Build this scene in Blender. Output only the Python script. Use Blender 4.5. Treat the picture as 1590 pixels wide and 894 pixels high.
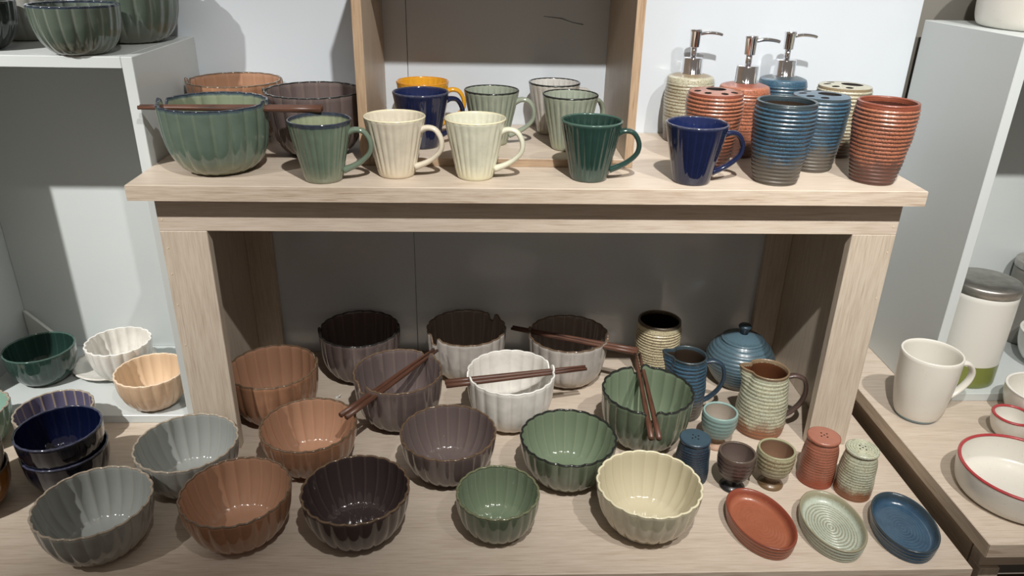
import bpy, bmesh, math, random
from mathutils import Matrix, Vector
PI = math.pi
S = bpy.context.scene
for o in list(bpy.data.objects): bpy.data.objects.remove(o)
COL = S.collection

# ------------------------------------------------------------ camera
cam = bpy.data.objects.new('camera', bpy.data.cameras.new('camera'))
COL.objects.link(cam)
cr = Vector((0.9991058, -0.03736862, 0.01977827)); cu = Vector((-0.00239871, 0.41694102, 0.90893038)); cf = Vector((0.04221185, 0.90816506, -0.41647855))
M = Matrix.Identity(4)
for i in range(3):
    M[i][0] = cr[i]; M[i][1] = cu[i]; M[i][2] = -cf[i]
M[0][3], M[1][3], M[2][3] = -0.07507627, -0.99173504, 0.75109599
cam.matrix_world = M
cam.data.sensor_width = 36; cam.data.lens = 1172.9 / 1590 * 36
cam.data.clip_start = 0.02
S.camera = cam

# ------------------------------------------------------------ light
w = bpy.data.worlds.new('world'); S.world = w; w.use_nodes = True
w.node_tree.nodes['Background'].inputs[0].default_value = (1.0, 0.85, 0.72, 1)
w.node_tree.nodes['Background'].inputs[1].default_value = 0.19
def spot(name, loc, tgt, power, size, blend, col=(1, .972, .925), rad=.018):
    l = bpy.data.lights.new(name, 'SPOT'); l.energy = power; l.spot_size = math.radians(size); l.spot_blend = blend
    l.color = col; l.shadow_soft_size = rad
    o = bpy.data.objects.new(name, l); COL.objects.link(o); o.location = loc
    o.rotation_euler = (Vector(tgt) - Vector(loc)).to_track_quat('-Z', 'Y').to_euler()
    return o
spot('track_spot_centre', (.10, -.95, 1.65), (.13, .22, .54), 134, 63, .95)
spot('track_spot_right', (.63, -.95, 1.65), (.74, .06, .22), 84, 62, .9)
spot('track_spot_left', (-1.40, -.95, 1.65), (-.90, .28, .25), 185, 45, .9)
# small lamps added overhead to give the glazes their sparkles
rl = random.Random(4)
for i in range(9):
    l = bpy.data.lights.new('sparkle_lamp', 'POINT'); l.energy = 0.8; l.shadow_soft_size = .012; l.color = (1, .96, .9)
    o = bpy.data.objects.new('sparkle_lamp', l); COL.objects.link(o)
    o.location = (-.9 + .24 * i + rl.uniform(-.05, .05), -.75 + rl.uniform(-.25, .35), 2.0 + rl.uniform(-.05, .1))
S.view_settings.view_transform = 'Standard'; S.view_settings.look = 'None'
S.view_settings.exposure = 0.0; S.view_settings.gamma = 1; S.view_settings.use_curve_mapping = False

# ------------------------------------------------------------ materials
def L(c):
    return tuple((v / 255 / 12.92 if v / 255 <= .04045 else ((v / 255 + .055) / 1.055) ** 2.4) for v in c) + (1,)
class NT:
    def __init__(s, name):
        s.m = bpy.data.materials.new(name); s.m.use_nodes = True; s.t = s.m.node_tree
        s.b = s.t.nodes['Principled BSDF']
    def n(s, typ, **kw):
        x = s.t.nodes.new(typ)
        for k, v in kw.items():
            if k in x.inputs.keys() if isinstance(k, str) else False: x.inputs[k].default_value = v
            else: setattr(x, k, v)
        return x
    def l(s, a, b): s.t.links.new(a, b)
    def math(s, op, a, b=None, c=None, clamp=False):
        x = s.t.nodes.new('ShaderNodeMath'); x.operation = op; x.use_clamp = clamp
        for i, v in enumerate((a, b, c)):
            if v is None: continue
            if isinstance(v, (int, float)): x.inputs[i].default_value = v
            else: s.l(v, x.inputs[i])
        return x.outputs[0]
    def mix(s, f, a, b):
        x = s.t.nodes.new('ShaderNodeMix'); x.data_type = 'RGBA'
        for i, v in ((0, f), (6, a), (7, b)):
            if isinstance(v, (int, float, tuple)): x.inputs[i].default_value = v
            else: s.l(v, x.inputs[i])
        return x.outputs[2]
    def noise(s, vec, scale, detail=4, rough=.55):
        x = s.t.nodes.new('ShaderNodeTexNoise'); x.inputs['Scale'].default_value = scale
        x.inputs['Detail'].default_value = detail; x.inputs['Roughness'].default_value = rough
        if vec is not None: s.l(vec, x.inputs['Vector'])
        return x.outputs['Fac']
    def ramp(s, f, lo, hi):
        x = s.t.nodes.new('ShaderNodeMapRange'); x.interpolation_type = 'SMOOTHSTEP'
        x.inputs[1].default_value = lo; x.inputs[2].default_value = hi; s.l(f, x.inputs[0]); return x.outputs[0]
    def coord(s, scale=(1, 1, 1), kind='Object'):
        c = s.t.nodes.new('ShaderNodeTexCoord'); mp = s.t.nodes.new('ShaderNodeMapping')
        mp.inputs['Scale'].default_value = scale; s.l(c.outputs[kind], mp.inputs['Vector']); return mp.outputs[0]
    def bump(s, h, strength, dist):
        x = s.t.nodes.new('ShaderNodeBump'); x.inputs['Strength'].default_value = strength; x.inputs['Distance'].default_value = dist
        s.l(h, x.inputs['Height']); s.l(x.outputs[0], s.b.inputs['Normal'])

def plain(name, col, rough=.5, metal=0, coat=0, var=.0, vscale=20):
    N = NT(name); N.b.inputs['Roughness'].default_value = rough; N.b.inputs['Metallic'].default_value = metal
    N.b.inputs['Coat Weight'].default_value = coat
    c = L(col)
    d = tuple(v * (1 - var) for v in c[:3]) + (1,)
    f = N.noise(N.coord(), vscale, 5)
    N.l(N.mix(N.ramp(f, .35, .65), c, d), N.b.inputs['Base Color'])
    return N.m

def wood(name, axis, light, dark, rough=.42, fleck=.5):
    N = NT(name)
    st = [1, 1, 1]; st[axis] = .045
    v = N.coord(tuple(st))
    st2 = [1, 1, 1]; st2[axis] = .16
    v2 = N.coord(tuple(st2))
    fine = N.noise(v, 520, 6, .65)
    mid = N.noise(v, 60, 3, .5)
    warp = N.math('MULTIPLY', N.noise(v2, 9, 2), 45)
    rings = N.math('SINE', N.math('ADD', warp, N.math('MULTIPLY', mid, 10)))
    st3 = [1, 1, 1]; st3[axis] = .06
    fl = N.noise(N.coord(tuple(st3)), 260, 2, .4)
    f = N.math('ADD', N.math('MULTIPLY', N.ramp(fine, .38, .68), .5), N.math('MULTIPLY', N.ramp(rings, .3, 1), .16))
    f = N.math('ADD', f, N.math('MULTIPLY', N.ramp(fl, .57, .72), fleck), clamp=True)
    N.l(N.mix(f, L(light), L(dark)), N.b.inputs['Base Color'])
    N.b.inputs['Roughness'].default_value = rough
    N.bump(fine, .08, .0006)
    return N.m

def glaze(name, base, low=None, rim=None, inside=None, ridge=None, rough=.1, lowto=.35, drip=0, ridge_amt=.2, var=.1, lowin=False):
    """glossy glaze: attribute Col = (rim, height, inside, groove)"""
    N = NT(name); at = N.n('ShaderNodeAttribute', attribute_name='Col'); sep = N.n('ShaderNodeSeparateColor'); N.l(at.outputs['Color'], sep.inputs[0])
    R, G, B, A = sep.outputs[0], sep.outputs[1], sep.outputs[2], at.outputs['Alpha']
    nz = N.noise(N.coord(), 55, 4); sp = N.noise(N.coord(), 700, 2)
    c = L(base)
    d = tuple(v * (1 - var) for v in c[:3]) + (1,)
    c = N.mix(N.ramp(nz, .35, .65), c, d)
    if inside: c = N.mix(B, c, L(inside))
    if low:
        f = N.math('SUBTRACT', 1, N.ramp(N.math('ADD', G, N.math('MULTIPLY', N.math('SUBTRACT', nz, .5), .25)), 0.02, lowto))
        f = N.math('MULTIPLY', f, N.math('SUBTRACT', 1, B)) if not lowin else f
        c = N.mix(f, c, L(low))
    if ridge: c = N.mix(N.math('MULTIPLY', A, ridge_amt), c, L(ridge))
    if rim:
        if drip:
            st = N.noise(N.coord((1, 1, .12)), 160, 3)
            f = N.ramp(N.math('ADD', R, N.math('MULTIPLY', N.math('SUBTRACT', st, .55), drip)), .25, .75)
        else: f = N.ramp(R, .5, .9)
        c = N.mix(f, c, L(rim))
    N.l(c, N.b.inputs['Base Color']); N.b.inputs['Roughness'].default_value = rough
    N.b.inputs['Coat Weight'].default_value = .4; N.b.inputs['Coat Roughness'].default_value = .04
    N.bump(N.noise(N.coord(), 90, 2), .12, .0008)
    return N.m

def stoneware(name, base, dark, bottom, bot_to=.34, inside=None, rough=.36, speck=.65, groove=.9, rim=None, lighter=None):
    N = NT(name); at = N.n('ShaderNodeAttribute', attribute_name='Col'); sep = N.n('ShaderNodeSeparateColor'); N.l(at.outputs['Color'], sep.inputs[0])
    R, G, B, A = sep.outputs[0], sep.outputs[1], sep.outputs[2], at.outputs['Alpha']
    co = N.coord(); nz = N.noise(co, 60, 4); sp = N.noise(N.coord((1, 1, 1.6)), 520, 3, .6); sp2 = N.noise(co, 600, 2)
    c = N.mix(N.ramp(nz, .3, .7), L(base), L(lighter or base))
    g = N.math('MULTIPLY', N.ramp(N.math('ADD', A, N.math('MULTIPLY', N.math('SUBTRACT', sp, .5), 2.2)), .35, .65), groove)
    c = N.mix(g, c, L(dark))
    c = N.mix(N.math('MULTIPLY', N.ramp(sp2, .55, .61), speck), c, L(dark))
    f = N.math('SUBTRACT', 1, N.ramp(N.math('ADD', G, N.math('MULTIPLY', N.math('SUBTRACT', N.math('ADD', N.math('MULTIPLY', nz, .5), N.math('MULTIPLY', sp, .5)), .5), .7)), bot_to - .14, bot_to + .06))
    f = N.math('MULTIPLY', f, N.math('SUBTRACT', 1, B))
    c = N.mix(f, c, L(bottom))
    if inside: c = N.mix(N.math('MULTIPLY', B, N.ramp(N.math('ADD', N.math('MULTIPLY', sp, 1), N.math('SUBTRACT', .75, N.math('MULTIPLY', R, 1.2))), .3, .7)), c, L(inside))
    if rim: c = N.mix(N.math('MULTIPLY', N.ramp(N.math('ADD', R, N.math('MULTIPLY', N.math('SUBTRACT', sp, .5), .8)), .45, .8), .85), c, L(rim))
    N.l(c, N.b.inputs['Base Color']); N.b.inputs['Roughness'].default_value = rough
    N.b.inputs['Coat Weight'].default_value = .25; N.b.inputs['Coat Roughness'].default_value = .15
    N.bump(sp, .25, .0006)
    return N.m

ASH_L, ASH_D = (203, 190, 175), (174, 157, 139)
wood_x = wood('ash_laminate_across', 0, ASH_L, ASH_D, fleck=.35)
wood_e = wood('ash_laminate_edge', 0, (203, 189, 172), (164, 143, 122), fleck=.5)
wood_z = wood('ash_laminate_upright', 2, (198, 186, 170), (168, 151, 133), fleck=.3)
wood_z2 = wood('ash_laminate_edge_upright', 2, (176, 152, 126), (138, 110, 84), fleck=.6)
wood_h = wood('ash_laminate_hutch', 2, (190, 172, 152), (160, 141, 122), fleck=.3)
wood_x2 = wood('ash_laminate_edge_warm', 0, (174, 150, 124), (136, 110, 88), fleck=.6)
wood_y = wood('ash_laminate_side', 1, (196, 180, 160), (160, 140, 118), fleck=.4)
chop_m = wood('chopstick_wood', 0, (98, 66, 52), (46, 28, 24), rough=.4, fleck=.7)
floor_m = wood('floor_wood', 0, (96, 80, 66), (66, 54, 44), fleck=.5)
white_wall = plain('white_wall_laminate', (202, 209, 216), .3, coat=1, var=.02, vscale=3)
wb_ = white_wall.node_tree.nodes['Principled BSDF']; wb_.inputs['Coat IOR'].default_value = 1.7; wb_.inputs['Coat Roughness'].default_value = .14
shaded_wall = plain('shaded_wall_recess', (122, 119, 112), .7, var=.03, vscale=4)  # recess wall behind the panel: its shade is put into the grey colour
white_lam = plain('white_laminate', (200, 206, 206), .35, var=.02, vscale=4)
chrome = plain('chrome', (225, 225, 228), .06, 1)
steel = plain('brushed_steel', (196, 193, 188), .42, 1, var=.2, vscale=60)
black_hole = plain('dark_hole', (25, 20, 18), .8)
paper = plain('white_paper', (225, 225, 222), .6)
board_m = plain('white_board', (214, 216, 212), .5)

# ------------------------------------------------------------ mesh helpers
def link(name, me, mat, parent=None, loc=None, rot=0):
    if hasattr(me, 'faces'):
        b = me; me = bpy.data.meshes.new(name); b.to_mesh(me); b.free()
    if not len(me.materials): me.materials.append(None)
    o = bpy.data.objects.new(name, me); COL.objects.link(o)
    if not isinstance(mat, (list, tuple)): mat = [mat]
    while len(me.materials) < len(mat): me.materials.append(None)
    for i, mm in enumerate(mat):
        o.material_slots[i].link = 'OBJECT'; o.material_slots[i].material = mm
    if parent: o.parent = parent
    if loc: o.location = loc
    o.rotation_euler[2] = rot
    return o
def tag(o, label=None, cat=None, group=None, kind=None):
    for k, v in (('label', label), ('category', cat), ('group', group), ('kind', kind)):
        if v: o[k] = v
    return o
def thing(name, loc, rot, label, cat, group=None, kind=None):
    o = bpy.data.objects.new(name, None); COL.objects.link(o); o.empty_display_size = .02
    o.location = loc; o.rotation_euler[2] = rot
    return tag(o, label, cat, group, kind)
def box(b, x0, x1, y0, y1, z0, z1, bev=0.0):
    n0 = len(b.verts)
    vs = [b.verts.new((x, y, z)) for x in (x0, x1) for y in (y0, y1) for z in (z0, z1)]
    F = [(0, 1, 3, 2), (4, 6, 7, 5), (0, 4, 5, 1), (2, 3, 7, 6), (0, 2, 6, 4), (1, 5, 7, 3)]
    fs = [b.faces.new([vs[i] for i in f]) for f in F]
    if bev:
        es = set(e for f in fs for e in f.edges)
        bmesh.ops.bevel(b, geom=list(es), offset=bev, segments=1, affect='EDGES')
    return b
def boxo(name, mat, parent, *a, bev=.0008):
    b = bmesh.new(); box(b, *a, bev=bev); return link(name, b, mat, parent)
def finish(name, verts, faces, cols=None, smooth=True):
    me = bpy.data.meshes.new(name); me.from_pydata(verts, [], faces)
    if smooth: me.polygons.foreach_set('use_smooth', [True] * len(me.polygons))
    if cols is not None:
        a = me.color_attributes.new('Col', 'FLOAT_COLOR', 'POINT')
        a.data.foreach_set('color', [v for c in cols for v in c])
    me.update(); return me
def smoothst(a, b, x):
    t = max(0, min(1, (x - a) / (b - a))); return t * t * (3 - 2 * t)
def interp(P, n):
    """catmull-rom resample of a polyline P with n samples"""
    out = []; m = len(P) - 1
    for i in range(n):
        u = i / (n - 1) * m; k = min(int(u), m - 1); t = u - k
        p0 = P[max(k - 1, 0)]; p1 = P[k]; p2 = P[k + 1]; p3 = P[min(k + 2, m)]
        out.append(tuple(.5 * (2 * b + (c - a) * t + (2 * a - 5 * b + 4 * c - d) * t * t + (3 * b - a - 3 * c + d) * t ** 3) for a, b, c, d in zip(p0, p1, p2, p3)))
    return out
def revolve(name, rows, seg, mod=None, closed_top=False):
    """rows: (r, z, rim, height, inside, groove); r==0 ends are poles"""
    V = []; F = []; C = []; idx = []
    for row in rows:
        r, z = row[0], row[1]; col = row[2:6]
        if r <= 1e-6: idx.append([len(V)]); V.append((0, 0, z)); C.append(col); continue
        ring = []
        for k in range(seg):
            th = 2 * PI * k / seg
            rr, zz, cc = (r, z, col) if mod is None else mod(th, r, z, row)
            ring.append(len(V)); V.append((rr * math.cos(th), rr * math.sin(th), zz)); C.append(cc)
        idx.append(ring)
    for a, b in zip(idx[:-1], idx[1:]):
        if len(a) == 1 and len(b) == 1: continue
        if len(a) == 1:
            for k in range(seg): F.append((a[0], b[(k + 1) % seg], b[k]))
        elif len(b) == 1:
            for k in range(seg): F.append((a[k], a[(k + 1) % seg], b[0]))
        else:
            for k in range(seg): F.append((a[k], a[(k + 1) % seg], b[(k + 1) % seg], b[k]))
    return finish(name, V, F, C)
def sweep(name, path, rad, seg=10, closed=False, flat=(1, 1), up=None, col=(0, .5, 0, 0), cap=True, tri=False):
    """tube along a 3-D path; rad number or list; flat = (side, normal) stretch"""
    V = []; F = []; n = len(path); P = [Vector(p) for p in path]
    for i, p in enumerate(P):
        a = P[(i - 1) % n] if (closed or i > 0) else p; b = P[(i + 1) % n] if (closed or i < n - 1) else p
        t = (b - a).normalized(); u = Vector(up) if up else Vector((0, 0, 1))
        s = t.cross(u)
        if s.length < 1e-4: s = t.cross(Vector((0, 1, 0)))
        s.normalize(); q = s.cross(t).normalized(); r = rad[i] if isinstance(rad, (list, tuple)) else rad
        for k in range(seg):
            th = 2 * PI * k / seg + PI / seg
            V.append(tuple(p + s * math.cos(th) * r * flat[0] + q * math.sin(th) * r * flat[1]))
    for i in range(n if closed else n - 1):
        for k in range(seg):
            j = (i + 1) % n; F.append((i * seg + k, i * seg + (k + 1) % seg, j * seg + (k + 1) % seg, j * seg + k))
    if not closed and cap:
        F.append(tuple(range(seg))[::-1]); F.append(tuple((n - 1) * seg + k for k in range(seg)))
    return finish(name, V, F, [col] * len(V))

# ------------------------------------------------------------ fluted bowls
def flute(th, n): return abs(math.sin(n * th / 2))
def bowl_mesh(R, h, prof, n, amp, notch=(), per=8, rimr=.00175, wall=.0031, floor_t=.005, tilt=0):
    seg = n * per
    P = interp(prof, 24)           # (r/R, z/h) bottom to top
    out = [(0, .0015), (P[0][0] * R * .80, .0015), (P[0][0] * R * .86, 0)] + [(r * R, z * h) for r, z in P]
    rows = []
    for r, z in out:
        t = z / h; rows.append((r, z, smoothst(.955, .995, t), t, 0, 0))
    ins = [(r * R - wall, z * h) for r, z in P if z * h > floor_t * 1.5]
    lip = [(R - wall * .2, h + .0008), (R - wall * .8, h + .0008)]
    for r, z in lip: rows.append((r, z, 1, 1, .5, 0))
    ins2 = ins[::-1]
    for r, z in ins2: rows.append((r, z, smoothst(.965, .995, z / h), z / h, 1, 0))
    r0, z0 = ins2[-1]
    rows += [(r0 * .84, floor_t * 1.05, 0, .06, 1, 0), (r0 * .55, floor_t * .9, 0, .04, 1, 0), (r0 * .25, floor_t * .85, 0, .03, 1, 0), (0, floor_t * .85, 0, .03, 1, 0)]
    def mod(th, r, z, row):
        t = z / h; f = flute(th + tilt * (1 - t) ** 2, n)
        a = amp * smoothst(.0, .3, t) * (1 - .12 * smoothst(.6, 1, t)) + amp * .35 * (r > P[0][0] * R * .9) * (1 - smoothst(0, .3, t))
        rr = r + R * a * (f ** .75 - 1); zz = z
        for c, wd, dp in notch:
            d = math.atan2(math.sin(th - c), math.cos(th - c)); k = smoothst(.62, 1, t)
            g = 1 - smoothst(wd * .62, wd, abs(d)); zz -= dp * g * k
            bsd = d if c < 1 else -d
            zz += .0045 * k * math.exp(-((bsd + wd * 1.5) / (wd * .6)) ** 2)
        return rr, zz, (row[2], row[3], row[4], max(0, 1 - f * 3.2) * smoothst(.03, .2, t))
    me = revolve('fluted_bowl_mesh', rows, seg, mod)
    path = []; 
    for k in range(seg):
        th = 2 * PI * k / seg; rr, zz, _ = mod(th, R - wall * .5, h, (0, h, 1, 1, 0, 0)); path.append((rr * math.cos(th), rr * math.sin(th), zz + .0002))
    rim = sweep('bowl_rim_mesh', path, rimr, 8, closed=True, flat=(1, .8), col=(1, 1, 0, 0))
    return me, rim
PROF = [(.50, 0), (.585, .035), (.70, .13), (.82, .29), (.91, .49), (.965, .71), (1.0, 1.0)]
PROF_N = [(.50, 0), (.60, .03), (.72, .10), (.84, .23), (.925, .41), (.97, .64), (1.0, 1.0)]
PROF_S = [(.50, 0), (.60, .035), (.73, .14), (.85, .30), (.935, .50), (.98, .72), (1.0, 1.0)]
NOT = ((math.radians(5), .125, .0125), (math.radians(175), .125, .0125))
BIG = bowl_mesh(.0737, .073, PROF, 22, .034)
NOODLE = bowl_mesh(.0746, .095, PROF_N, 20, .036, NOT)
SMALL = bowl_mesh(.058, .0635, PROF_S, 20, .034)
PLAINB = bowl_mesh(.058, .063, PROF_S, 20, .012)
DEEP = bowl_mesh(.0555, .066, PROF, 18, .06)
def bowl(meshes, loc, rot, mat, rimmat, label, group, name='fluted_bowl', tilt=None):
    t = thing(name, loc, rot, label, 'bowl', group)
    link('body', meshes[0], mat, t); link('rim', meshes[1], rimmat, t)
    if tilt: t.rotation_euler = tilt
    return t
H = .4456

# ------------------------------------------------------------ structure
wb = thing('wall_back', (0, .341, 0), 0, None, None, kind='structure')
for x0, x1 in ((-1.3, -.1995), (-.1987, .672)):
    boxo('wall_panel', white_wall, wb, x0, x1, .0002, .018, -.65, 1.15, bev=.0004)
wr = boxo('wall_right', shaded_wall, None, -1.3, 1.6, .372, .40, -.65, 1.15); tag(wr, kind='structure')
fl = boxo('floor', floor_m, None, -2.2, 2.2, -2.2, .37, -.70, -.65); tag(fl, kind='structure')
sk = sweep('wall_scuff', [(.030, .3408, .639), (.060, .3408, .636), (.078, .3408, .630), (.097, .3408, .627)], [.0003, .0007, .0004, .0007], 5)
link('wall_scuff', sk, plain('scuff', (95, 88, 80), .8), None)
so = bpy.data.objects['wall_scuff']; so.parent = wb; so.location = (0, -.341, 0)

# lower display table (the deck the bowls stand on)
t = thing('display_table', (0, 0, 0), 0, 'wide low pale ash display table carrying the bowls and the slatted bench', 'table')
b = bmesh.new(); box(b, -1.25, .5858, -.2518, .3405, -.022, 0, bev=.0006); link('table_top', b, wood_x, t)
boxo('edge_band', wood_e, t, -1.25, .5858, -.2524, -.2519, -.0218, -.0006, bev=0)
boxo('apron', wood_e, t, -1.2, .56, -.23, -.21, -.075, -.0222)
for x in (-1.2, .50):
    for y in (-.23, .27): boxo('leg', wood_z, t, x, x + .06, y, y + .06, -.65, -.0755 if y < 0 else -.0222)

# bench riser
t = thing('bench_riser', (0, 0, 0), 0, 'pale ash bench riser with thick top standing on the low table', 'bench')
b = bmesh.new(); box(b, -.55, .55, 0, .3405, H - .0218, H, bev=.0006); link('bench_top', b, wood_x, t)
boxo('edge_band', wood_e, t, -.5498, .5498, -.0006, -.0001, H - .0214, H - .0005, bev=0)
boxo('apron', wood_x, t, -.5252, .5332, .0236, .0400, .3724, H - .0220)
boxo('leg', wood_z, t, -.5252, -.4594, .0236, .0400, 0.0002, .3722)
boxo('leg', wood_z, t, .4679, .5332, .0236, .0400, 0.0002, .3722)
boxo('side_panel', wood_z, t, -.5252, -.5080, .0402, .3405, 0.0002, H - .0220)
boxo('rear_stile', wood_z, t, -.5078, -.4600, .3260, .3405, 0.0002, H - .0220)
boxo('side_panel', wood_z, t, .5160, .5332, .0402, .3405, 0.0002, H - .0220)
boxo('rear_stile', wood_z, t, .4685, .5158, .3260, .3405, 0.0002, H - .0220)
rn = random.Random(2)
for x, zz in ((-.5193, .389), (-.5175, .3465), (-.5187, .3066), (-.5185, .2571), (-.518, .19), (.526, .345), (.5265, .27), (.526, .385)):
    b = bmesh.new(); bmesh.ops.create_cone(b, cap_ends=True, segments=8, radius1=.0011, radius2=.0011, depth=.0006, matrix=Matrix.Translation((x, .0234, zz)) @ Matrix.Rotation(PI / 2, 4, 'X'))
    link('nail_head', b, plain('filler', (214, 196, 168), .5) if 'filler' not in bpy.data.materials else bpy.data.materials['filler'], t)

# hutch standing on the bench
t = thing('open_shelf_box', (0, 0, 0), 0, 'tall open ash shelf box holding mugs on the bench', 'shelf')
zt = .755
for x0, x1 in ((-.2516, -.2380), (.1402, .1528)):
    p = boxo('side_panel', wood_h, t, x0, x1, .1086, .3405, H + .0002, zt)
    boxo('edge_band', wood_z2, p, x0 + .0002, x1 - .0002, .1080, .1085, H + .0004, zt, bev=0)
p = boxo('bottom_board', wood_x, t, -.2378, .1400, .1086, .3405, H + .0002, H + .0122)
boxo('edge_band', wood_x2, p, -.2376, .1398, .1080, .1085, H + .0004, H + .0118, bev=0)
boxo('top_board', wood_x, t, -.2516, .1528, .1080, .3405, zt + .0002, zt + .014)

# left white cubby
t = thing('white_cubby', (0, 0, 0), 0, 'open white laminate cubby at the left with bowls on top and inside', 'shelf')
boxo('side_panel', white_lam, t, -.5663, -.5505, .0948, .3400, .0002, .5980)
boxo('side_panel', white_lam, t, -.9610, -.9450, .0948, .3400, .0002, .5980)
boxo('top_panel', white_lam, t, -.9448, -.5665, .0948, .3400, .5822, .5980)
boxo('bottom_panel', white_lam, t, -.9448, -.5665, .0960, .3400, .0002, .0150)
boxo('back_panel', white_lam, t, -.9448, -.5665, .3360, .3400, .0152, .5820)
b = bmesh.new(); vs = []
for px, py, pz in ((-.9415, .330, .0800), (-.868, .291, .0470)):
    for dx, dy in ((-.0015, -.0022), (.0015, .0022)):
        vs += [b.verts.new((px + dx + .885, py + dy - .296, z)) for z in (0, pz)]
for f in ((0, 1, 3, 2), (4, 6, 7, 5), (0, 4, 5, 1), (2, 3, 7, 6), (0, 2, 6, 4), (1, 5, 7, 3)): b.faces.new([vs[i] for i in f])
bmesh.ops.recalc_face_normals(b, faces=b.faces)
o = link('white_board_offcut', b, board_m, None, (-.885, .296, .0152)); tag(o, 'narrow white board leaning low in the corner behind the dark green bowl', 'board')

# right table and cubby
t = thing('side_table', (0, 0, 0), 0, 'pale ash side table at the right with white tableware', 'table')
b = bmesh.new(); box(b, .5875, 1.45, -.2626, .3700, .0300, .0520, bev=.0006); link('table_top', b, wood_x, t)
boxo('edge_band', wood_e, t, .5877, 1.45, -.2633, -.2628, .0303, .0516, bev=0)
boxo('side_band', wood_y, t, .5868, .5873, -.2624, .3690, .0303, .0516, bev=0)
boxo('apron', wood_y, t, .6070, .6250, -.212, .35, -.03, .0298)
boxo('apron', wood_x, t, .6070, 1.42, -.235, -.215, -.012, .0298)
for x, y in ((.6070, -.24), (1.36, -.24), (.6070, .29), (1.36, .29)):
    boxo('leg', wood_z, t, x, x + .028, y, y + .025, -.65, -.0305 if y > 0 else -.0125)
t = thing('white_cubby', (0, 0, 0), 0, 'open white laminate cubby at the right edge holding a canister', 'shelf')
boxo('side_panel', white_lam, t, .6763, .6923, .0730, .3320, .0522, .6450)
boxo('side_panel', white_lam, t, 1.08, 1.096, .0730, .3320, .0522, .6450)
boxo('top_panel', white_lam, t, .6925, 1.0798, .0730, .3320, .6290, .6450)
boxo('bottom_panel', white_lam, t, .6925, 1.0798, .0730, .3320, .0522, .0672)
boxo('back_panel', white_lam, t, .6925, 1.0798, .3275, .3320, .0674, .6288)

# ------------------------------------------------------------ glazes
G = {}
G['grey'] = glaze('grey_glaze', (150, 151, 146), low=(150, 148, 138), inside=(146, 150, 147), ridge=(176, 172, 162))
G['terra'] = glaze('terracotta_glaze', (152, 112, 86), low=(156, 108, 80), inside=(162, 125, 101), ridge=(206, 150, 120))
G['brown'] = glaze('mauve_brown_glaze', (98, 86, 84), low=(88, 76, 71), inside=(104, 92, 90), ridge=(150, 132, 122))
G['dark'] = glaze('dark_brown_glaze', (68, 57, 55), low=(62, 52, 49), inside=(60, 51, 51), ridge=(118, 102, 94))
G['green'] = glaze('sage_green_glaze', (94, 105, 86), low=(136, 134, 116), inside=(112, 126, 104), ridge=(156, 160, 136), rim=(40, 48, 40), drip=0)
G['greyw'] = glaze('grey_white_glaze', (176, 170, 164), low=(176, 160, 140), inside=(140, 128, 120), ridge=(198, 190, 182))
G['white'] = glaze('white_glaze', (222, 219, 212), low=(212, 200, 182), ridge=(236, 234, 228), rough=.2)
G['cream'] = glaze('cream_yellow_glaze', (186, 180, 156), low=(176, 170, 152), inside=(192, 184, 158), ridge=(222, 212, 178))
G['peach'] = glaze('peach_glaze', (208, 178, 148), low=(200, 170, 144), inside=(214, 188, 158), ridge=(230, 206, 176), rough=.2)
G['bluegreen'] = glaze('blue_green_glaze', (96, 114, 102), low=(126, 128, 104), inside=(128, 138, 116), ridge=(150, 156, 128), rim=(62, 78, 86), drip=.5)
G['dgreen'] = glaze('deep_green_glaze', (38, 62, 56), low=(60, 78, 70), inside=(34, 56, 50), ridge=(70, 100, 88))
G['navy'] = glaze('navy_glaze', (24, 31, 60), low=(26, 31, 54), inside=(28, 38, 76), ridge=(40, 54, 110), rough=.07)
G['navyd'] = glaze('dark_navy_glaze', (9, 11, 24), low=(11, 12, 20), inside=(10, 16, 42), ridge=(40, 42, 60), rough=.07)
G['yellow'] = glaze('mustard_glaze', (218, 158, 42), low=(210, 150, 40), ridge=(232, 186, 84))
G['sage'] = glaze('pale_sage_glaze', (142, 150, 134), low=(152, 156, 132), inside=(146, 154, 140), ridge=(92, 100, 92), ridge_amt=.6)
G['sagem'] = glaze('mug_sage_glaze', (106, 122, 106), low=(128, 132, 112), inside=(140, 148, 122), ridge=(150, 158, 134), rim=(54, 62, 72), drip=.35)
G['ivory'] = glaze('ivory_glaze', (214, 206, 188), low=(212, 200, 176), ridge=(196, 182, 152), rough=.16)
G['ivory2'] = glaze('pale_mint_ivory_glaze', (216, 216, 196), low=(218, 214, 184), ridge=(192, 190, 164), rough=.16)
G['ash'] = glaze('ash_white_glaze', (190, 186, 178), low=(180, 176, 160), inside=(196, 194, 190), ridge=(132, 126, 120), ridge_amt=.5)
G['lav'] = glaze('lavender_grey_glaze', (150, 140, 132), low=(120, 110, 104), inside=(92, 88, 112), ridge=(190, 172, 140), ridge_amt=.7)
G['aqua'] = glaze('aqua_glaze', (122, 152, 136), low=(110, 132, 112), inside=(140, 172, 158), ridge=(160, 180, 164))
G['ochre'] = glaze('ochre_glaze', (120, 78, 34), low=(104, 66, 30), ridge=(150, 106, 56))
G['stone'] = glaze('stone_white_glaze', (196, 190, 176), low=(180, 170, 150), ridge=(160, 150, 136))
G['smoke'] = glaze('smoky_green_glaze', (84, 96, 86), low=(104, 104, 90), inside=(96, 106, 98), ridge=(140, 146, 136), ridge_amt=.5, rim=(44, 56, 70), drip=.3)
G['black'] = glaze('black_green_glaze', (36, 42, 38), low=(48, 50, 44), ridge=(70, 76, 70))
rim_brown = plain('brown_rim_glaze', (112, 92, 74), .15, coat=.4, var=.3, vscale=200)
rim_dark = plain('dark_rim_glaze', (42, 44, 42), .15, coat=.4, var=.3, vscale=200)
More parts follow.
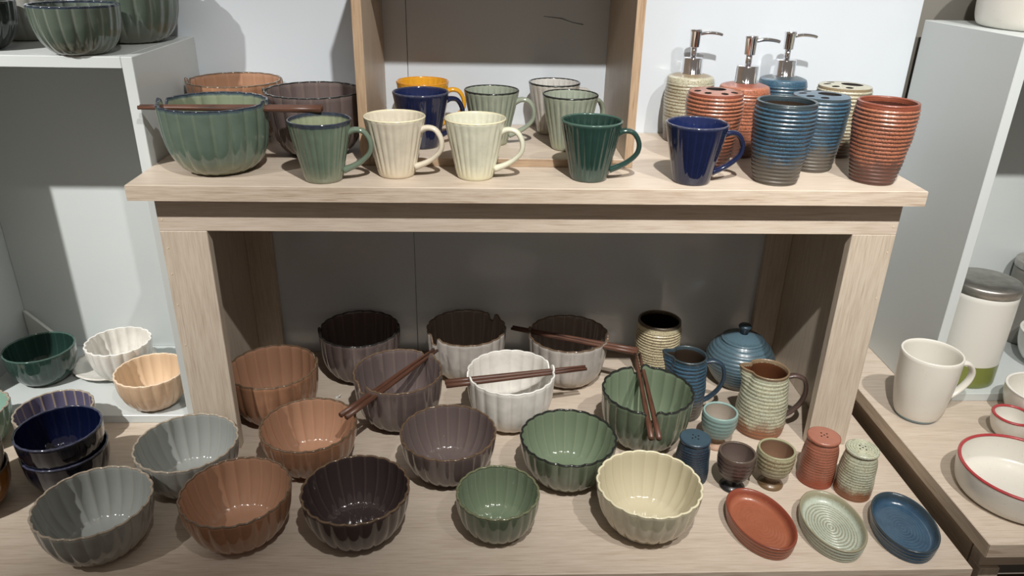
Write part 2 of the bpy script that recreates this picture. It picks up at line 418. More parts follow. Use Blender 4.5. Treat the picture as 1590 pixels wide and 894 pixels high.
rim_blue = plain('blue_black_rim_glaze', (52, 60, 74), .12, coat=.4, var=.4, vscale=200)
rim_pale = plain('pale_rim_glaze', (172, 160, 144), .15, coat=.4, var=.3, vscale=200)
rim_tan = plain('tan_rim_glaze', (156, 126, 98), .15, coat=.4, var=.3, vscale=200)
rim_cream = plain('cream_rim_glaze', (222, 216, 186), .15, coat=.4)
rim_white = plain('white_rim_glaze', (232, 230, 224), .2, coat=.3)
rim_peach = plain('peach_rim_glaze', (230, 206, 178), .2, coat=.3)
rim_navy = plain('navy_rim_glaze', (70, 74, 96), .12, coat=.4, var=.4, vscale=200)
rim_green = plain('green_rim_glaze', (120, 124, 96), .15, coat=.4, var=.3, vscale=200)
rim_dg = plain('deep_green_rim_glaze', (70, 96, 88), .12, coat=.4)

g1 = 'wide fluted bowls along the front of the low table'
bowl(BIG, (-.5825, -.187, 0), .1, G['grey'], rim_pale, 'grey fluted bowl at the front left corner, nearest the photo\'s lower left', g1)
bowl(BIG, (-.5063, -.0585, 0), .3, G['grey'], rim_pale, 'grey fluted bowl behind the front grey bowl, beside the left bench leg', g1)
bowl(BIG, (-.4030, -.1685, 0), .2, G['terra'], rim_brown, 'terracotta fluted bowl in the front row between grey and dark brown bowls', g1)
bowl(BIG, (-.3374, -.0151, 0), .0, G['terra'], rim_brown, 'terracotta fluted bowl without notches in the second row, chopstick tips above it', g1)
bowl(BIG, (-.2434, -.1665, 0), .1, G['dark'], rim_brown, 'dark chocolate brown fluted bowl in the front row', g1)
bowl(BIG, (-.1228, -.0367, 0), .2, G['brown'], rim_brown, 'mauve brown fluted bowl in the second row before the white notched bowl', g1)
bowl(SMALL, (-.0500, -.1645, 0), .0, G['green'], rim_green, 'smallest front row bowl, fluted sage green with dark front rim', g1)
bowl(BIG, (.0591, -.0510, 0), .1, G['green'], rim_dark, 'wide sage green fluted bowl in the second row left of the cream bowl', g1)
bowl(BIG, (.1602, -.1597, 0), .0, G['cream'], rim_cream, 'cream yellow fluted bowl at the right end of the front row', g1)
g2 = 'deep notched noodle bowls under the bench'
def nb(x, y, rot, m, r, lab, grp=g2, z=0): return bowl(NOODLE, (x, y, z), math.radians(rot), G[m], r, lab, grp, 'noodle_bowl')
nb(-.4235, .122, 22, 'terra', rim_brown, 'tall terracotta notched bowl partly behind the left bench leg')
nb(-.2985, .258, 0, 'dark' if 0 else 'brown', rim_dark, 'dark mauve notched bowl at the back wall, leftmost of the back row')
nb(-.2122, .1055, 48, 'brown', rim_brown, 'mauve brown notched bowl with a pair of chopsticks leaning to its front left')
nb(-.1004, .262, 43, 'greyw', rim_brown, 'grey white notched bowl with empty rim at the back wall')
nb(.0885, .239, -18, 'greyw', rim_brown, 'grey white notched bowl at the back with chopsticks pointing to the tumbler')
nb(-.0229, .1020, 15, 'white', rim_white, 'pure white notched bowl with chopsticks laid across')
nb(.1977, .0455, 88, 'green', rim_dark, 'sage green notched bowl with chopsticks crossing from back to front')
g3 = 'notched noodle bowls on the left end of the bench'
nb(-.4470, .0850, -3, 'bluegreen', rim_blue, 'big blue green notched bowl with chopsticks on the bench\'s left end', g3, H)
nb(-.4700, .2660, 8, 'terra', rim_brown, 'pinkish terracotta notched bowl at the back left of the bench', g3, H)
nb(-.3280, .1850, 8, 'brown', rim_dark, 'mauve brown notched bowl beside the open shelf box on the bench', g3, H)

# left cubby bowls and left edge
g4 = 'small round bowls in and around the left cubby'
bowl(PLAINB, (-.8604, .2179, .0152), 0, G['dgreen'], rim_dg, 'glossy deep green bowl inside the left cubby', g4, 'round_bowl')
bowl(DEEP, (-.7175, .2135, .0265), 0, G['white'], rim_white, 'white deeply fluted bowl standing on a scalloped plate', g4, 'fluted_bowl')
bowl(SMALL, (-.6340, .1375, .0152), .1, G['peach'], rim_peach, 'pale peach fluted bowl at the front of the left cubby', g4)
bowl(SMALL, (-.7500, .0430, 0), .2, G['lav'], rim_pale, 'lavender lined bowl with pale fluted rim behind the navy bowls', g4)
bowl(PLAINB, (-.6850, -.0560, 0), 0, G['navyd'], rim_navy, 'lower dark navy bowl of the stack of two', g4, 'round_bowl')
bowl(PLAINB, (-.6855, -.0575, .0355), 0, G['navyd'], rim_navy, 'upper dark navy bowl resting in another navy bowl', g4, 'round_bowl')
bowl(DEEP, (-.8790, .0430, 0), 0, G['aqua'], rim_pale, 'aqua green scalloped bowl at the left edge with a white ball inside', g4, 'fluted_bowl')
b = bmesh.new(); bmesh.ops.create_uvsphere(b, u_segments=24, v_segments=16, radius=.019)
for f in b.faces: f.smooth = True
o = link('white_ball', b, plain('matt_white_glaze', (220, 218, 208), .4), None, (-.892, .032, .0245)); tag(o, 'white ball lying in the aqua scalloped bowl at the left edge', 'ball')
g5 = 'stack of bowls at the left edge of the table'
bowl(PLAINB, (-.8000, -.1123, 0), 0, G['ochre'], rim_brown, 'ochre brown bowl at the bottom of the left edge stack', g5, 'round_bowl')
bowl(PLAINB, (-.8015, -.1115, .0355), 0, G['stone'], rim_brown, 'stone white bowl in the middle of the left edge stack', g5, 'round_bowl')
bowl(PLAINB, (-.8030, -.1105, .0710), 0, G['ash'], rim_tan, 'ash grey bowl on top of the left edge stack', g5, 'round_bowl')
g6 = 'bowls on top of the left cubby'
bowl(SMALL, (-.6290, .1243, .5982), .1, G['smoke'], rim_blue, 'smoky green fluted bowl at the front on top of the left cubby', g6)
nb(-.6150, .2640, 30, 'smoke', rim_blue, 'large smoky green notched bowl at the back on top of the left cubby', g6, .5982)
bowl(SMALL, (-.7863, .1521, .5982), 0, G['black'], rim_dark, 'blackish green bowl cut off by the photo\'s upper left corner', g6)
bowl(SMALL, (-.7750, .2720, .5982), 0, G['grey'], rim_pale, 'pale grey bowl behind the other bowls on top of the left cubby', g6)

# scalloped plate
def plate_mesh(R, n=24, per=6):
    rows = [(0, 0, 0, 0, 0, 0), (.45 * R, 0, 0, 0, 0, 0), (.50 * R, .001, 0, .1, 0, 0), (.75 * R, .0035, 0, .3, 0, 0), (R, .0095, 1, 1, 0, 0), (R * .995, .0115, 1, 1, 1, 0), (R * .75, .0062, 0, .5, 1, 0), (.5 * R, .0035, 0, .3, 1, 0), (0, .003, 0, 0, 1, 0)]
    rr2 = []
    for a, b_ in zip(rows[:-1], rows[1:]):
        for k in range(3): rr2.append(tuple(x + (y - x) * k / 3 for x, y in zip(a, b_)))
    rr2.append(rows[-1])
    def mod(th, r, z, row):
        f = flute(th + 3 * (r / R - 1) * .3, n); k = smoothst(.45, 1, r / R)
        return r * (1 + .03 * k * (f ** .7 - 1)), z + .0015 * k * (f - .6), (row[2], row[3], row[4], max(0, 1 - 3 * f) * k)
    return revolve('scalloped_plate_mesh', rr2, n * per, mod)
o = link('scalloped_plate', plate_mesh(.072), G['white'], None, (-.756, .262, .0152)); tag(o, 'white scalloped plate under the white fluted bowl', 'plate')

# ------------------------------------------------------------ mugs
def mug_mesh(R, h, prof, n, amp, per=6, wall=.0032, floor_t=.005, base=0):
    seg = n * per; P = interp(prof, 24)
    rows = [(0, .001, 0, 0, 0, 0), (P[0][0] * R * .84, .001, 0, 0, 0, 0), (P[0][0] * R * .88, 0, 0, 0, 0, 0)]
    for r, z in P: rows.append((r * R, z * h, smoothst(.9, .995, z), z, 0, 0))
    rows += [(R - wall * .2, h + .0009, 1, 1, .5, 0), (R - wall * .8, h + .0009, 1, 1, .5, 0)]
    for r, z in P[::-1]:
        if z * h > floor_t * 1.4: rows.append((r * R - wall, z * h, smoothst(.93, .995, z), z, 1, 0)); r0 = r * R - wall
    rows += [(r0 * .86, floor_t, 0, .05, 1, 0), (r0 * .4, floor_t * .9, 0, .05, 1, 0), (0, floor_t * .9, 0, .05, 1, 0)]
    def mod(th, r, z, row):
        t = z / h; f = flute(th, n); k = smoothst(.02, .2, t) * (1 - smoothst(.86, .97, t) * .75)
        return r + R * amp * k * (f ** .8 - 1), z, (row[2], row[3], row[4], max(0, 1 - f * 2.2) * k)
    return revolve('mug_mesh', rows, seg, mod)
MUGP = [(.555, 0), (.60, .03), (.66, .15), (.755, .38), (.86, .62), (.94, .82), (1.0, 1.0)]
MUG = mug_mesh(.043, .0825, MUGP, 24, .035)
MUGS = mug_mesh(.043, .0825, MUGP, 24, .008)
mrim = sweep('mug_rim_mesh', [(.0415 * math.cos(a), .0414 * math.sin(a), .0827) for a in [2 * PI * k / 96 for k in range(96)]], .0017, 8, closed=True, col=(1, 1, 0, 0))
hp = interp([(.0365, 0, .0655), (.0470, 0, .0700), (.0590, 0, .0675), (.0670, 0, .0545), (.0660, 0, .0400), (.0560, 0, .0285), (.0430, 0, .0200), (.0290, 0, .0140)], 28)
hr_ = [.0048 + .0020 * (abs(i / 27 - .5) * 2) ** 3 for i in range(28)]
MUGH = sweep('mug_handle_mesh', hp, hr_, 12, flat=(.74, 1.15), up=(0, 1, 0), col=(0, .5, 0, 0))
def mug(x, y, z, rot, m, rim, lab, grp, flutes=True):
    t = thing('mug', (x, y, z + .0001), math.radians(rot), lab, 'mug', grp)
    link('body', MUG if flutes else MUGS, G[m], t); link('rim', mrim, rim, t); link('handle', MUGH, G[m], t)
g7 = 'mugs along the front of the bench'
mug(-.2922, .036, H, -2, 'sagem', rim_blue, 'sage green fluted mug with blue black rim at the left of the bench front', g7)
mug(-.1941, .0630, H, -14, 'ivory', rim_cream, 'ivory cream fluted mug, second from left at the bench front', g7)
mug(-.0822, .0560, H, -14, 'ivory2', rim_cream, 'pale mint ivory fluted mug in the middle of the bench front', g7)
mug(.0794, .0520, H, -8, 'dgreen', rim_dg, 'deep green fluted mug at the bench front', g7)
mug(.2246, .0412, H, 0, 'navy', rim_navy, 'smooth navy blue mug right of the deep green mug', g7, False)
g8 = 'mugs inside the open shelf box'
ZB = H + .0123
mug(-.1661, .1809, ZB, 22, 'navy', rim_navy, 'navy blue mug standing in the shelf box before the mustard mug', g8, False)
mug(-.1699, .2760, ZB, 2, 'yellow', plain('mustard_rim', (206, 140, 40), .15, coat=.4), 'mustard yellow mug at the back of the shelf box', g8)
mug(-.0579, .2053, ZB, -8, 'sage', rim_dark, 'pale sage fluted mug in the middle of the shelf box', g8)
mug(.0472, .2830, ZB, 12, 'ash', rim_dark, 'greyish white fluted mug at the back right of the shelf box', g8)
mug(.0620, .1755, ZB, 32, 'sage', rim_dark, 'pale sage fluted mug at the right of the shelf box behind the deep green mug', g8)

# ------------------------------------------------------------ ribbed stoneware
def ribbed(name, R, h, prof, ribs, amp, seg=72, wall=.004, floor_t=.006, z0=.02, z1=.97, top='open', spout=None, innerdepth=None, insamp=0):
    n = max(40, ribs * 7); P = interp(prof, n); rows = [(0, .001, 0, 0, 0, 0), (P[0][0] * R * .9, .001, 0, 0, 0, 0)]
    def rib(t):
        if t < z0 or t > z1: return 0, 0
        s = math.sin(2 * PI * ribs * (t - z0) / (z1 - z0) - PI / 2)
        return amp * (s if s > 0 else s * .9) , max(0, -s)
    for r, z in P:
        d, g = rib(z); rows.append((r * R + d, z * h, smoothst(.93, .99, z), z, 0, g))
    if top == 'open':
        rr = P[-1][0] * R
        rows += [(rr - wall * .15, h + .0012, 1, 1, .3, 0), (rr - wall * .5, h + .0018, 1, 1, .6, 0), (rr - wall * .85, h + .0012, 1, 1, .9, 0)]
        ins = [(r * R - wall, z * h) for r, z in P[::3] if z * h > floor_t * 1.5][::-1]
        for r, z in ins: rows.append((r, z, smoothst(.93, .99, z / h), z / h, 1, 0))
        rows += [(ins[-1][0] * .8, floor_t, 0, 0, 1, 0), (0, floor_t, 0, 0, 1, 0)]
    def mod(th, r, z, row):
        rr, zz = r, z
        wob = .0004 * math.sin(3 * th + z * 160)
        if spout:
            c, ln, wd = spout; d = math.atan2(math.sin(th - c), math.cos(th - c)); t = z / h
            k = smoothst(.62, 1.0, t); e = math.exp(-(d / wd) ** 2)
            rr += ln * k * e; zz += .003 * k * e; rr -= .003 * k * math.exp(-((abs(d) - wd * 1.7) / (wd * .6)) ** 2)
        return rr + (wob if row[4] == 0 and r > .005 else 0), zz, row[2:6]
    return revolve(name, rows, seg, mod)
def disc_holes(R, holes, z, dome=.0, depth=.012, seg=64, ribs=0):
    b = bmesh.new(); edges = []; loops = []
    def loop(cx, cy, rx, ry, n, a=0):
        vs = [b.verts.new((cx + rx * math.cos(2 * PI * k / n) * math.cos(a) - ry * math.sin(2 * PI * k / n) * math.sin(a), cy + rx * math.cos(2 * PI * k / n) * math.sin(a) + ry * math.sin(2 * PI * k / n) * math.cos(a), 0)) for k in range(n)]
        es = [b.edges.new((vs[k], vs[(k + 1) % n])) for k in range(n)]; edges.extend(es); return vs
    outer = loop(0, 0, R, R, seg)
    hl = [loop(*hh[:4], 20 if hh[2] > .004 else 10, hh[4] if len(hh) > 4 else 0) for hh in holes]
    bmesh.ops.triangle_fill(b, use_beauty=True, edges=edges)
    for f in b.faces:
        if f.normal.z < 0: f.normal_flip()
    def zz(v): return z + dome * (1 - (v.co.x ** 2 + v.co.y ** 2) / R ** 2)
    for v in list(b.verts): v.co.z = zz(v)
    for vs in hl:
        lo = [b.verts.new((v.co.x, v.co.y, v.co.z - depth)) for v in vs]; n = len(vs)
        for k in range(n):
            b.faces.new((vs[k], vs[(k + 1) % n], lo[(k + 1) % n], lo[k])).material_index = 1
        f = b.faces.new(lo); f.material_index = 1
    return b
def attr(me, col):
    a = me.color_attributes.new('Col', 'FLOAT_COLOR', 'POINT')
    a.data.foreach_set('color', [v for _ in me.vertices for v in col])
SW = {}
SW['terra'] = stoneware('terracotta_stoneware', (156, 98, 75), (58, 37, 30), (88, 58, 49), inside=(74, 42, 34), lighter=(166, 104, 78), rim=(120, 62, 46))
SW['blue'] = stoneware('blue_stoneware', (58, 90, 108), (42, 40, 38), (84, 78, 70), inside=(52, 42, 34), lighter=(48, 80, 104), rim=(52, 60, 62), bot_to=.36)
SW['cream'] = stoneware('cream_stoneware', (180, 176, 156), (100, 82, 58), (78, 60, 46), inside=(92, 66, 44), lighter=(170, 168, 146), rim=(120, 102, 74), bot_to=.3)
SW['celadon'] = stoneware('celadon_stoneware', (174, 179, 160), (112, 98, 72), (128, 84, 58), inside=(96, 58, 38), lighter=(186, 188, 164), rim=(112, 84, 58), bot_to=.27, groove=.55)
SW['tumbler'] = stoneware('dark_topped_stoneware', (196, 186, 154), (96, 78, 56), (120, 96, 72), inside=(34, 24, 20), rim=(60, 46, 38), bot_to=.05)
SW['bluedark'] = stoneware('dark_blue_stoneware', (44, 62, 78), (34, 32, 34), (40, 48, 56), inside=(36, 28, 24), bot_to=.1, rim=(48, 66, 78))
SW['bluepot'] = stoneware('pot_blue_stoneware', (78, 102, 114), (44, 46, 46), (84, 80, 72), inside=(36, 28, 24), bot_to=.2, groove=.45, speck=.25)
SW['orange'] = stoneware('orange_stoneware', (156, 98, 78), (90, 54, 44), (140, 70, 48), bot_to=.25, groove=.5, speck=.3)
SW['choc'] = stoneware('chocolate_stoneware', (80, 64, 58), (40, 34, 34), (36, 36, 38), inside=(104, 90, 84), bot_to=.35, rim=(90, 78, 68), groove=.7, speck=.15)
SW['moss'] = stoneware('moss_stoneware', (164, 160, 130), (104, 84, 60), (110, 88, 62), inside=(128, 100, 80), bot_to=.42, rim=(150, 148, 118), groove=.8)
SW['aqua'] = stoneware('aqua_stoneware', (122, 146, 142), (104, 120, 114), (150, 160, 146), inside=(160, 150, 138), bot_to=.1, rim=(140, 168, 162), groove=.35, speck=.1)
CUPP = [(.70, 0), (.735, .02), (.80, .14), (.885, .32), (.965, .52), (1.02, .74), (1.03, .86), (1.0, 1.0)]
CUP = ribbed('tumbler_mesh', .0410, .1112, CUPP, 19, .00075)
def cup(x, y, m, lab, grp):
    t = thing('tumbler', (x, y, H + .0001), random.Random(x).uniform(0, 6), lab, 'cup', grp); link('body', CUP, SW[m], t)
    pr = sweep('tumbler_rim', [(.0390 * math.cos(a), .0390 * math.sin(a), .1124) for a in [2 * PI * k / 64 for k in range(64)]], .0022, 8, closed=True, col=(1, 1, 0, 0))
    link('rim', pr, SW[m], t)
g9 = 'ribbed bathroom tumblers on the bench'
cup(.3477, .0477, 'blue', 'blue ribbed open tumbler at the bench front', g9)
cup(.4942, .0545, 'terra', 'terracotta ribbed open tumbler at the bench\'s right end', g9)
HOLD = ribbed('holder_mesh', .0410, .1095, CUPP[:-1] + [(.97, 1.0)], 19, .00075, top='closed')
def holder(x, y, rot, m, lab):
    t = thing('toothbrush_holder', (x, y, H + .0001), math.radians(rot), lab, 'holder', 'toothbrush holders on the bench')
    link('body', HOLD, SW[m], t)
    b = disc_holes(.0397, [(.012, 0, .0175, .0150), (-.024, .012, .0062, .0054), (-.024, -.012, .0062, .0054), (-.009, -.026, .0062, .0054), (-.009, .027, .0062, .0054)], .1093, .0022, .02)
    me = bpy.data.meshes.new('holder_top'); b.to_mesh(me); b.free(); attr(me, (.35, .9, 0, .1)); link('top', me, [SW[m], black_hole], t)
holder(.2746, .1378, 75, 'terra', 'terracotta ribbed toothbrush holder with holed top behind the navy mug')
holder(.4266, .1182, 5, 'blue', 'blue ribbed toothbrush holder with holed top')
holder(.5004, .2054, 8, 'cream', 'cream speckled ribbed toothbrush holder at the back right of the bench')
DISP = ribbed('dispenser_mesh', .0395, .113, [(.86, 0), (.90, .015), (.96, .2), (1.02, .45), (1.03, .65), (1.0, .83), (.97, .92), (.90, .955), (.60, .985), (.38, 1.0), (.30, 1.0)], 19, .0007, z1=.88, top='closed')
def cyl_rows(P): return [(r, z, 0, 0, 0, 0) for r, z in P]
COLLAR = revolve('collar_mesh', cyl_rows([(0, .111), (.0180, .111), (.0184, .112), (.0184, .1135), (.0172, .1145), (.0164, .1365), (.0160, .1378), (.0060, .1382), (0, .1382)]), 40)
STEM = revolve('stem_mesh', cyl_rows([(0, .1383), (.0050, .1383), (.0050, .1540), (0, .1540)]), 24)
HEADM = revolve('pump_head_mesh', cyl_rows([(0, .1541), (.0076, .1541), (.0082, .155), (.0090, .1780), (.0096, .1785), (.0096, .1815), (.0090, .1822), (0, .1822)]), 32)
NOZ = sweep('nozzle_mesh', interp([(.0070, 0, .1748), (.018, 0, .1768), (.028, 0, .1768), (.038, 0, .1756), (.0435, 0, .1740)], 16), [.0042 - .0009 * i / 15 for i in range(16)], 10, flat=(1.3, .8))
def dispenser(x, y, rot, m, lab):
    t = thing('soap_dispenser', (x, y, H + .0001), math.radians(rot), lab, 'dispenser', 'soap dispensers at the back of the bench')
    link('body', DISP, SW[m], t); link('collar', COLLAR, chrome, t); link('stem', STEM, chrome, t)
    h_ = link('pump_head', HEADM, chrome, t); link('nozzle', NOZ, chrome, h_)
dispenser(.2760, .2900, -2, 'cream', 'cream speckled soap dispenser with chrome pump, leftmost of the three')
dispenser(.3400, .2050, -2, 'terra', 'terracotta soap dispenser with chrome pump, middle of the three')
dispenser(.4290, .2800, -2, 'blue', 'blue soap dispenser with chrome pump against the back wall')

# tumbler, jugs, pot under the bench
t = thing('tumbler', (.2620, .2600, .0001), 0, 'cream ribbed tumbler with dark inside under the bench', 'cup')
link('body', ribbed('tall_tumbler_mesh', .0410, .1120, [(.80, 0), (.84, .02), (.92, .2), (1.0, .5), (1.02, .75), (1.0, .9), (.98, 1.0)], 17, .0008, z1=.88), SW['tumbler'], t)
def jug(x, y, R, h, prof, ribs, m, hm, lab, spoutdir, hdir):
    t = thing('milk_jug', (x, y, .0001), 0, lab, 'jug', 'ribbed jugs under the bench')
    link('body', ribbed('jug_mesh', R, h, prof, ribs, .0006, spout=(spoutdir, .012, .30), wall=.0035, z1=.93), SW[m], t)
    rt = prof[-1][0] * R
    P = [(rt - .002, 0, h * .90), (rt + .012, 0, h * .93), (rt + .027, 0, h * .86), (rt + .032, 0, h * .66), (rt + .026, 0, h * .46), (rt + .012, 0, h * .30), (rt + .002, 0, h * .24)]
    me = sweep('jug_handle', interp(P, 24), .0052, 10, flat=(.72, 1.2), up=(0, 1, 0), col=(.2, .5, 0, .25))
    link('handle', me, SW[hm], t, rot=hdir)
jug(.2810, .1220, .0330, .1150, [(.98, 0), (1.02, .03), (1.08, .25), (1.08, .5), (1.02, .75), (.95, .93), (.98, 1.0)], 16, 'bluedark' if 0 else 'blue', 'bluedark', 'blue ribbed milk jug with loop handle behind the green notched bowl', math.radians(165), math.radians(-8))
jug(.4028, .0737, .0340, .1150, [(1.12, 0), (1.17, .03), (1.21, .2), (1.19, .45), (1.10, .7), (.99, .93), (1.02, 1.0)], 16, 'celadon', 'tumbler' if 0 else 'choc', 'celadon ribbed milk jug with brown speckled base and dark handle', math.radians(168), math.radians(-8))
t = thing('lidded_pot', (.4130, .2260, .0001), 0, 'squat blue ribbed pot with lid and knob under the bench', 'pot')
link('body', ribbed('pot_mesh', .0630, .0880, [(.60, 0), (.66, .03), (.82, .2), (.96, .42), (.995, .56), (.96, .70), (.83, .86), (.66, .97), (.62, 1.0)], 13, .0005, top='open'), SW['bluepot'], t)
lid = link('lid', revolve('lid_mesh', [(0, .0870, 0, .5, 0, 0), (.0385, .0885, .2, .5, 0, 0), (.0395, .0900, 1, .5, 0, .5), (.0385, .0918, .5, .5, 0, 0), (.034, .0925, 0, .6, 0, .6), (.030, .0945, 0, .6, 0, 0), (.020, .0990, 0, .6, 0, 0), (.010, .1015, 0, .6, 0, 0), (0, .1022, 0, .6, 0, 0)], 56), SW['bluepot'], t)
link('knob', revolve('knob_mesh', [(0, .1015, 0, .6, 0, .4), (.0075, .1018, 0, .6, 0, .4), (.0070, .1085, 0, .6, 0, .4), (.0110, .1130, 0, .6, 0, .6), (.0122, .1165, 1, .6, 0, .6), (.0100, .1195, 1, .6, 0, .4), (0, .1205, 1, .6, 0, .4)], 32), SW['bluedark'], lid)

# small cups on feet
def egg(x, y, R, h, m, fm, lab, foot=True):
    t = thing('egg_cup', (x, y, .0001), 0, lab, 'cup', 'little footed cups beside the right bench leg')
    zb = h * .26; hb = h - zb; rows = []
    prof = interp([(.36, 0), (.55, .04), (.80, .2), (.95, .45), (1.0, .7), (1.0, .88), (.98, 1.0)], 42)
    for r, z in prof:
        s = math.sin(2 * PI * 7 * z); g = max(0, -s) * (.1 < z < .93)
        rows.append((r * R + .0004 * s * (.1 < z < .93), zb + z * hb, smoothst(.9, .99, z), .25 + z * .75, 0, g))
    rows = [(0, zb, 0, .2, 0, 0)] + rows + [(R * .98 - .0012, h + .001, 1, 1, .5, 0), (R * .98 - .0024, h, 1, 1, 1, 0)]
    for r, z in prof[::-2]:
        if z > .12: rows.append((r * R - .0032, zb + z * hb, smoothst(.9, .99, z), z, 1, 0))
    rows.append((0, zb + .10 * hb, 0, 0, 1, 0)); link('body', revolve('egg_cup_mesh', rows, 56), SW[m], t)
    fr = [(0, 0), (R * .66, 0), (R * .68, .0025), (R * .55, .005), (R * .40, zb * .55), (R * .34, zb * .8), (R * .38, zb * 1.02), (0, zb * 1.02)]
    link('foot', revolve('egg_foot_mesh', [(r, z, 0, .1, 0, .2) for r, z in fr], 40), fm, t)
foot_pink = plain('pink_unglazed_clay', (168, 136, 114), .6, var=.1, vscale=80)
egg(.3155, .0256, .0284, .0660, 'aqua', foot_pink, 'aqua footed egg cup before the blue jug')
egg(.3106, -.0800, .0278, .0640, 'choc', SW['choc'], 'chocolate brown footed egg cup next to the blue shaker')
egg(.3720, -.0750, .0280, .0660, 'moss', SW['moss'], 'mossy cream footed egg cup with brown drips')

# shakers
def shaker(x, y, R, h, m, lab, rb=1.1, topm=None, ribtop=False):
    t = thing('shaker', (x, y, .0001), 0, lab, 'shaker', 'salt and pepper shakers on the low table')
    prof = [(rb, 0), (rb * 1.02, .03), (rb, .3), (rb * .97 + .01, .6), (1.0 * .97, .86), (.93, .90), (.94, .93)]
    P = [(r, z / .93) for r, z in prof]
    link('body', ribbed('shaker_mesh', R, h * .93, P, 14, .0005, z1=.88, top='closed', seg=56), SW[m], t)
    zt_ = h
    rows = [(R * .93, h * .925), (R * 1.0, h * .935), (R * 1.03, h * .96), (R * 1.02, h * .99), (R * .96, h)]
    link('top_band', revolve('shaker_band', [(r, z, 0, .8, 0, 0) for r, z in rows], 56), SW[m], t)
    hs = [(0, 0, .0014, .0014)] + [(.006 * math.cos(a), .006 * math.sin(a), .0014, .0014) for a in (.5, 2.0, 3.6, 5.2)]
    b = disc_holes(R * .965, hs, h * .9995, .0006, .006, 56)
    me = bpy.data.meshes.new('shaker_top'); b.to_mesh(me); b.free(); attr(me, (0, .8, 0, 0))
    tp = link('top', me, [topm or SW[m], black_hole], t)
    if ribtop:
        for k, rr in enumerate((.009, .013, .017, .0205)):
            q = sweep('ring', [(rr * math.cos(a), rr * math.sin(a), h + .0004) for a in [2 * PI * i / 48 for i in range(48)]], .0009, 6, closed=True, col=(0, .8, 0, 0)); link('ring', q, SW[m], tp)
blue_top = glaze('blue_top_glaze', (62, 82, 94), rough=.3); orange_top = glaze('orange_top_glaze', (160, 104, 86), rough=.4)
shaker(.2524, -.0546, .0230, .0727, 'bluedark', 'dark blue ribbed shaker behind the cream bowl', topm=blue_top)
shaker(.4461, -.0637, .0240, .0814, 'orange', 'terracotta ribbed shaker standing before the right bench leg', topm=orange_top)
shaker(.4921, -.0936, .0233, .0800, 'celadon', 'celadon ribbed shaker with ringed top and brown base', ribtop=True, rb=1.12)

# oval soap dishes
def dish(x, y, a, b_, rot, m, ringed, lab):
    t = thing('soap_dish', (x, y, .0001), rot, lab, 'dish', 'oval soap dishes at the right front')
    seg = 80; rows = []
    prof = interp([(.88, 0), (.93, .05), (.955, .3), (.98, .62), (1.0, .92), (1.0, 1.0)], 34); h = .0225
    for r, z in prof:
        s = math.sin(2 * PI * 4 * z); rows.append((r + .008 * s, z * h, smoothst(.8, 1, z), .4 + .6 * z, 0, max(0, -s)))
    rows = [(0, 0, 0, .3, 0, 0)] + rows + [(.975, h + .0012, 1, 1, 0, 0), (.94, h, 1, 1, 0, 0), (.905, h - .004, .8, .9, 0, 0), (.87, h - .009, .5, .9, 0, 0), (.83, h - .012, .25, .9, 0, 0), (.79, h - .0128, 0, .8, 0, 0)]
    if ringed:
        n = 66
        for i in range(n):
            u = .78 * (1 - i / n); s = math.sin(2 * PI * 9 * u / .78); rows.append((max(u, .004), h - .0130 + .0007 * s, 0, .8, 0, max(0, -s)))
    else:
        for i in range(40):
            u = .78 * (1 - i / 40); s = math.sin(2 * PI * 9 * u / .78); rows.append((max(u, .004), h - .0130 + .00012 * s, 0, .8, 0, max(0, -s) * .25))
    rows.append((0, h - .0130, 0, .8, 0, 0))
    me = revolve('soap_dish_mesh', rows, seg); me.transform(Matrix.Diagonal((a, b_, 1, 1)))
    link('body', me, SW[m], t)
SW['dishblue'] = stoneware('dish_blue_stoneware', (46, 72, 95), (36, 40, 44), (46, 52, 58), bot_to=.15, lighter=(56, 84, 106), rim=(46, 58, 64), groove=.6, speck=.1, rough=.22)
SW['dishorange'] = stoneware('dish_orange_stoneware', (156, 94, 70), (84, 48, 38), (112, 68, 52), bot_to=.2, lighter=(150, 88, 64), rim=(126, 60, 44), groove=.6, speck=.12)
SW['dishcream'] = stoneware('dish_celadon_stoneware', (178, 186, 172), (118, 106, 80), (120, 102, 76), bot_to=.3, lighter=(170, 180, 166), rim=(136, 128, 102), groove=.65, speck=.3)
dish(.3201, -.1745, .0640, .0423, -1.3832, 'dishorange', False, 'terracotta oval soap dish beside the cream bowl')
dish(.4205, -.1806, .0630, .0423, -1.6312, 'dishcream', True, 'celadon oval soap dish with concentric ridges')
dish(.5220, -.1850, .0628, .0426, -1.7534, 'dishblue', False, 'blue oval soap dish next to the side table')

# ------------------------------------------------------------ chopsticks
def sticks(A, B, z, lab, thick_at_A=True, spread=.0045, cross=0.0):
    A = Vector((*A, z)); B = Vector((*B, z)); n = 2
    d = (B - A).normalized(); s = Vector((-d.y, d.x, 0))
    if not thick_at_A: A, B = B, A
    for k, sg in enumerate((-1, 1)):
        a = A + s * sg * (.0046 + spread * .25); b_ = B + s * sg * .0038 + s * cross * sg
        ctr = (a + b_) / 2; L_ = (b_ - a).length
        path = [(-L_ / 2 + L_ * i / 6, 0, 0) for i in range(7)]
        rad = [.0045, .0044, .0042, .0039, .0036, .0032, .0028]
        me = sweep('chopstick_mesh', path, rad, 8, col=(0, 0, 0, 0))
        o = link('chopstick', me, chop_m, None, tuple(ctr)); o.rotation_euler = (0, 0, math.atan2(b_.y - a.y, b_.x - a.x))
        tag(o, lab[k], 'chopstick', 'dark wooden chopsticks resting in bowl notches')
ZN = .0885
sticks((-.5453, .0767), (-.2960, .0793), H + ZN, ('front chopstick of the pair across the big blue green bowl', 'rear chopstick of the pair across the big blue green bowl'), False)
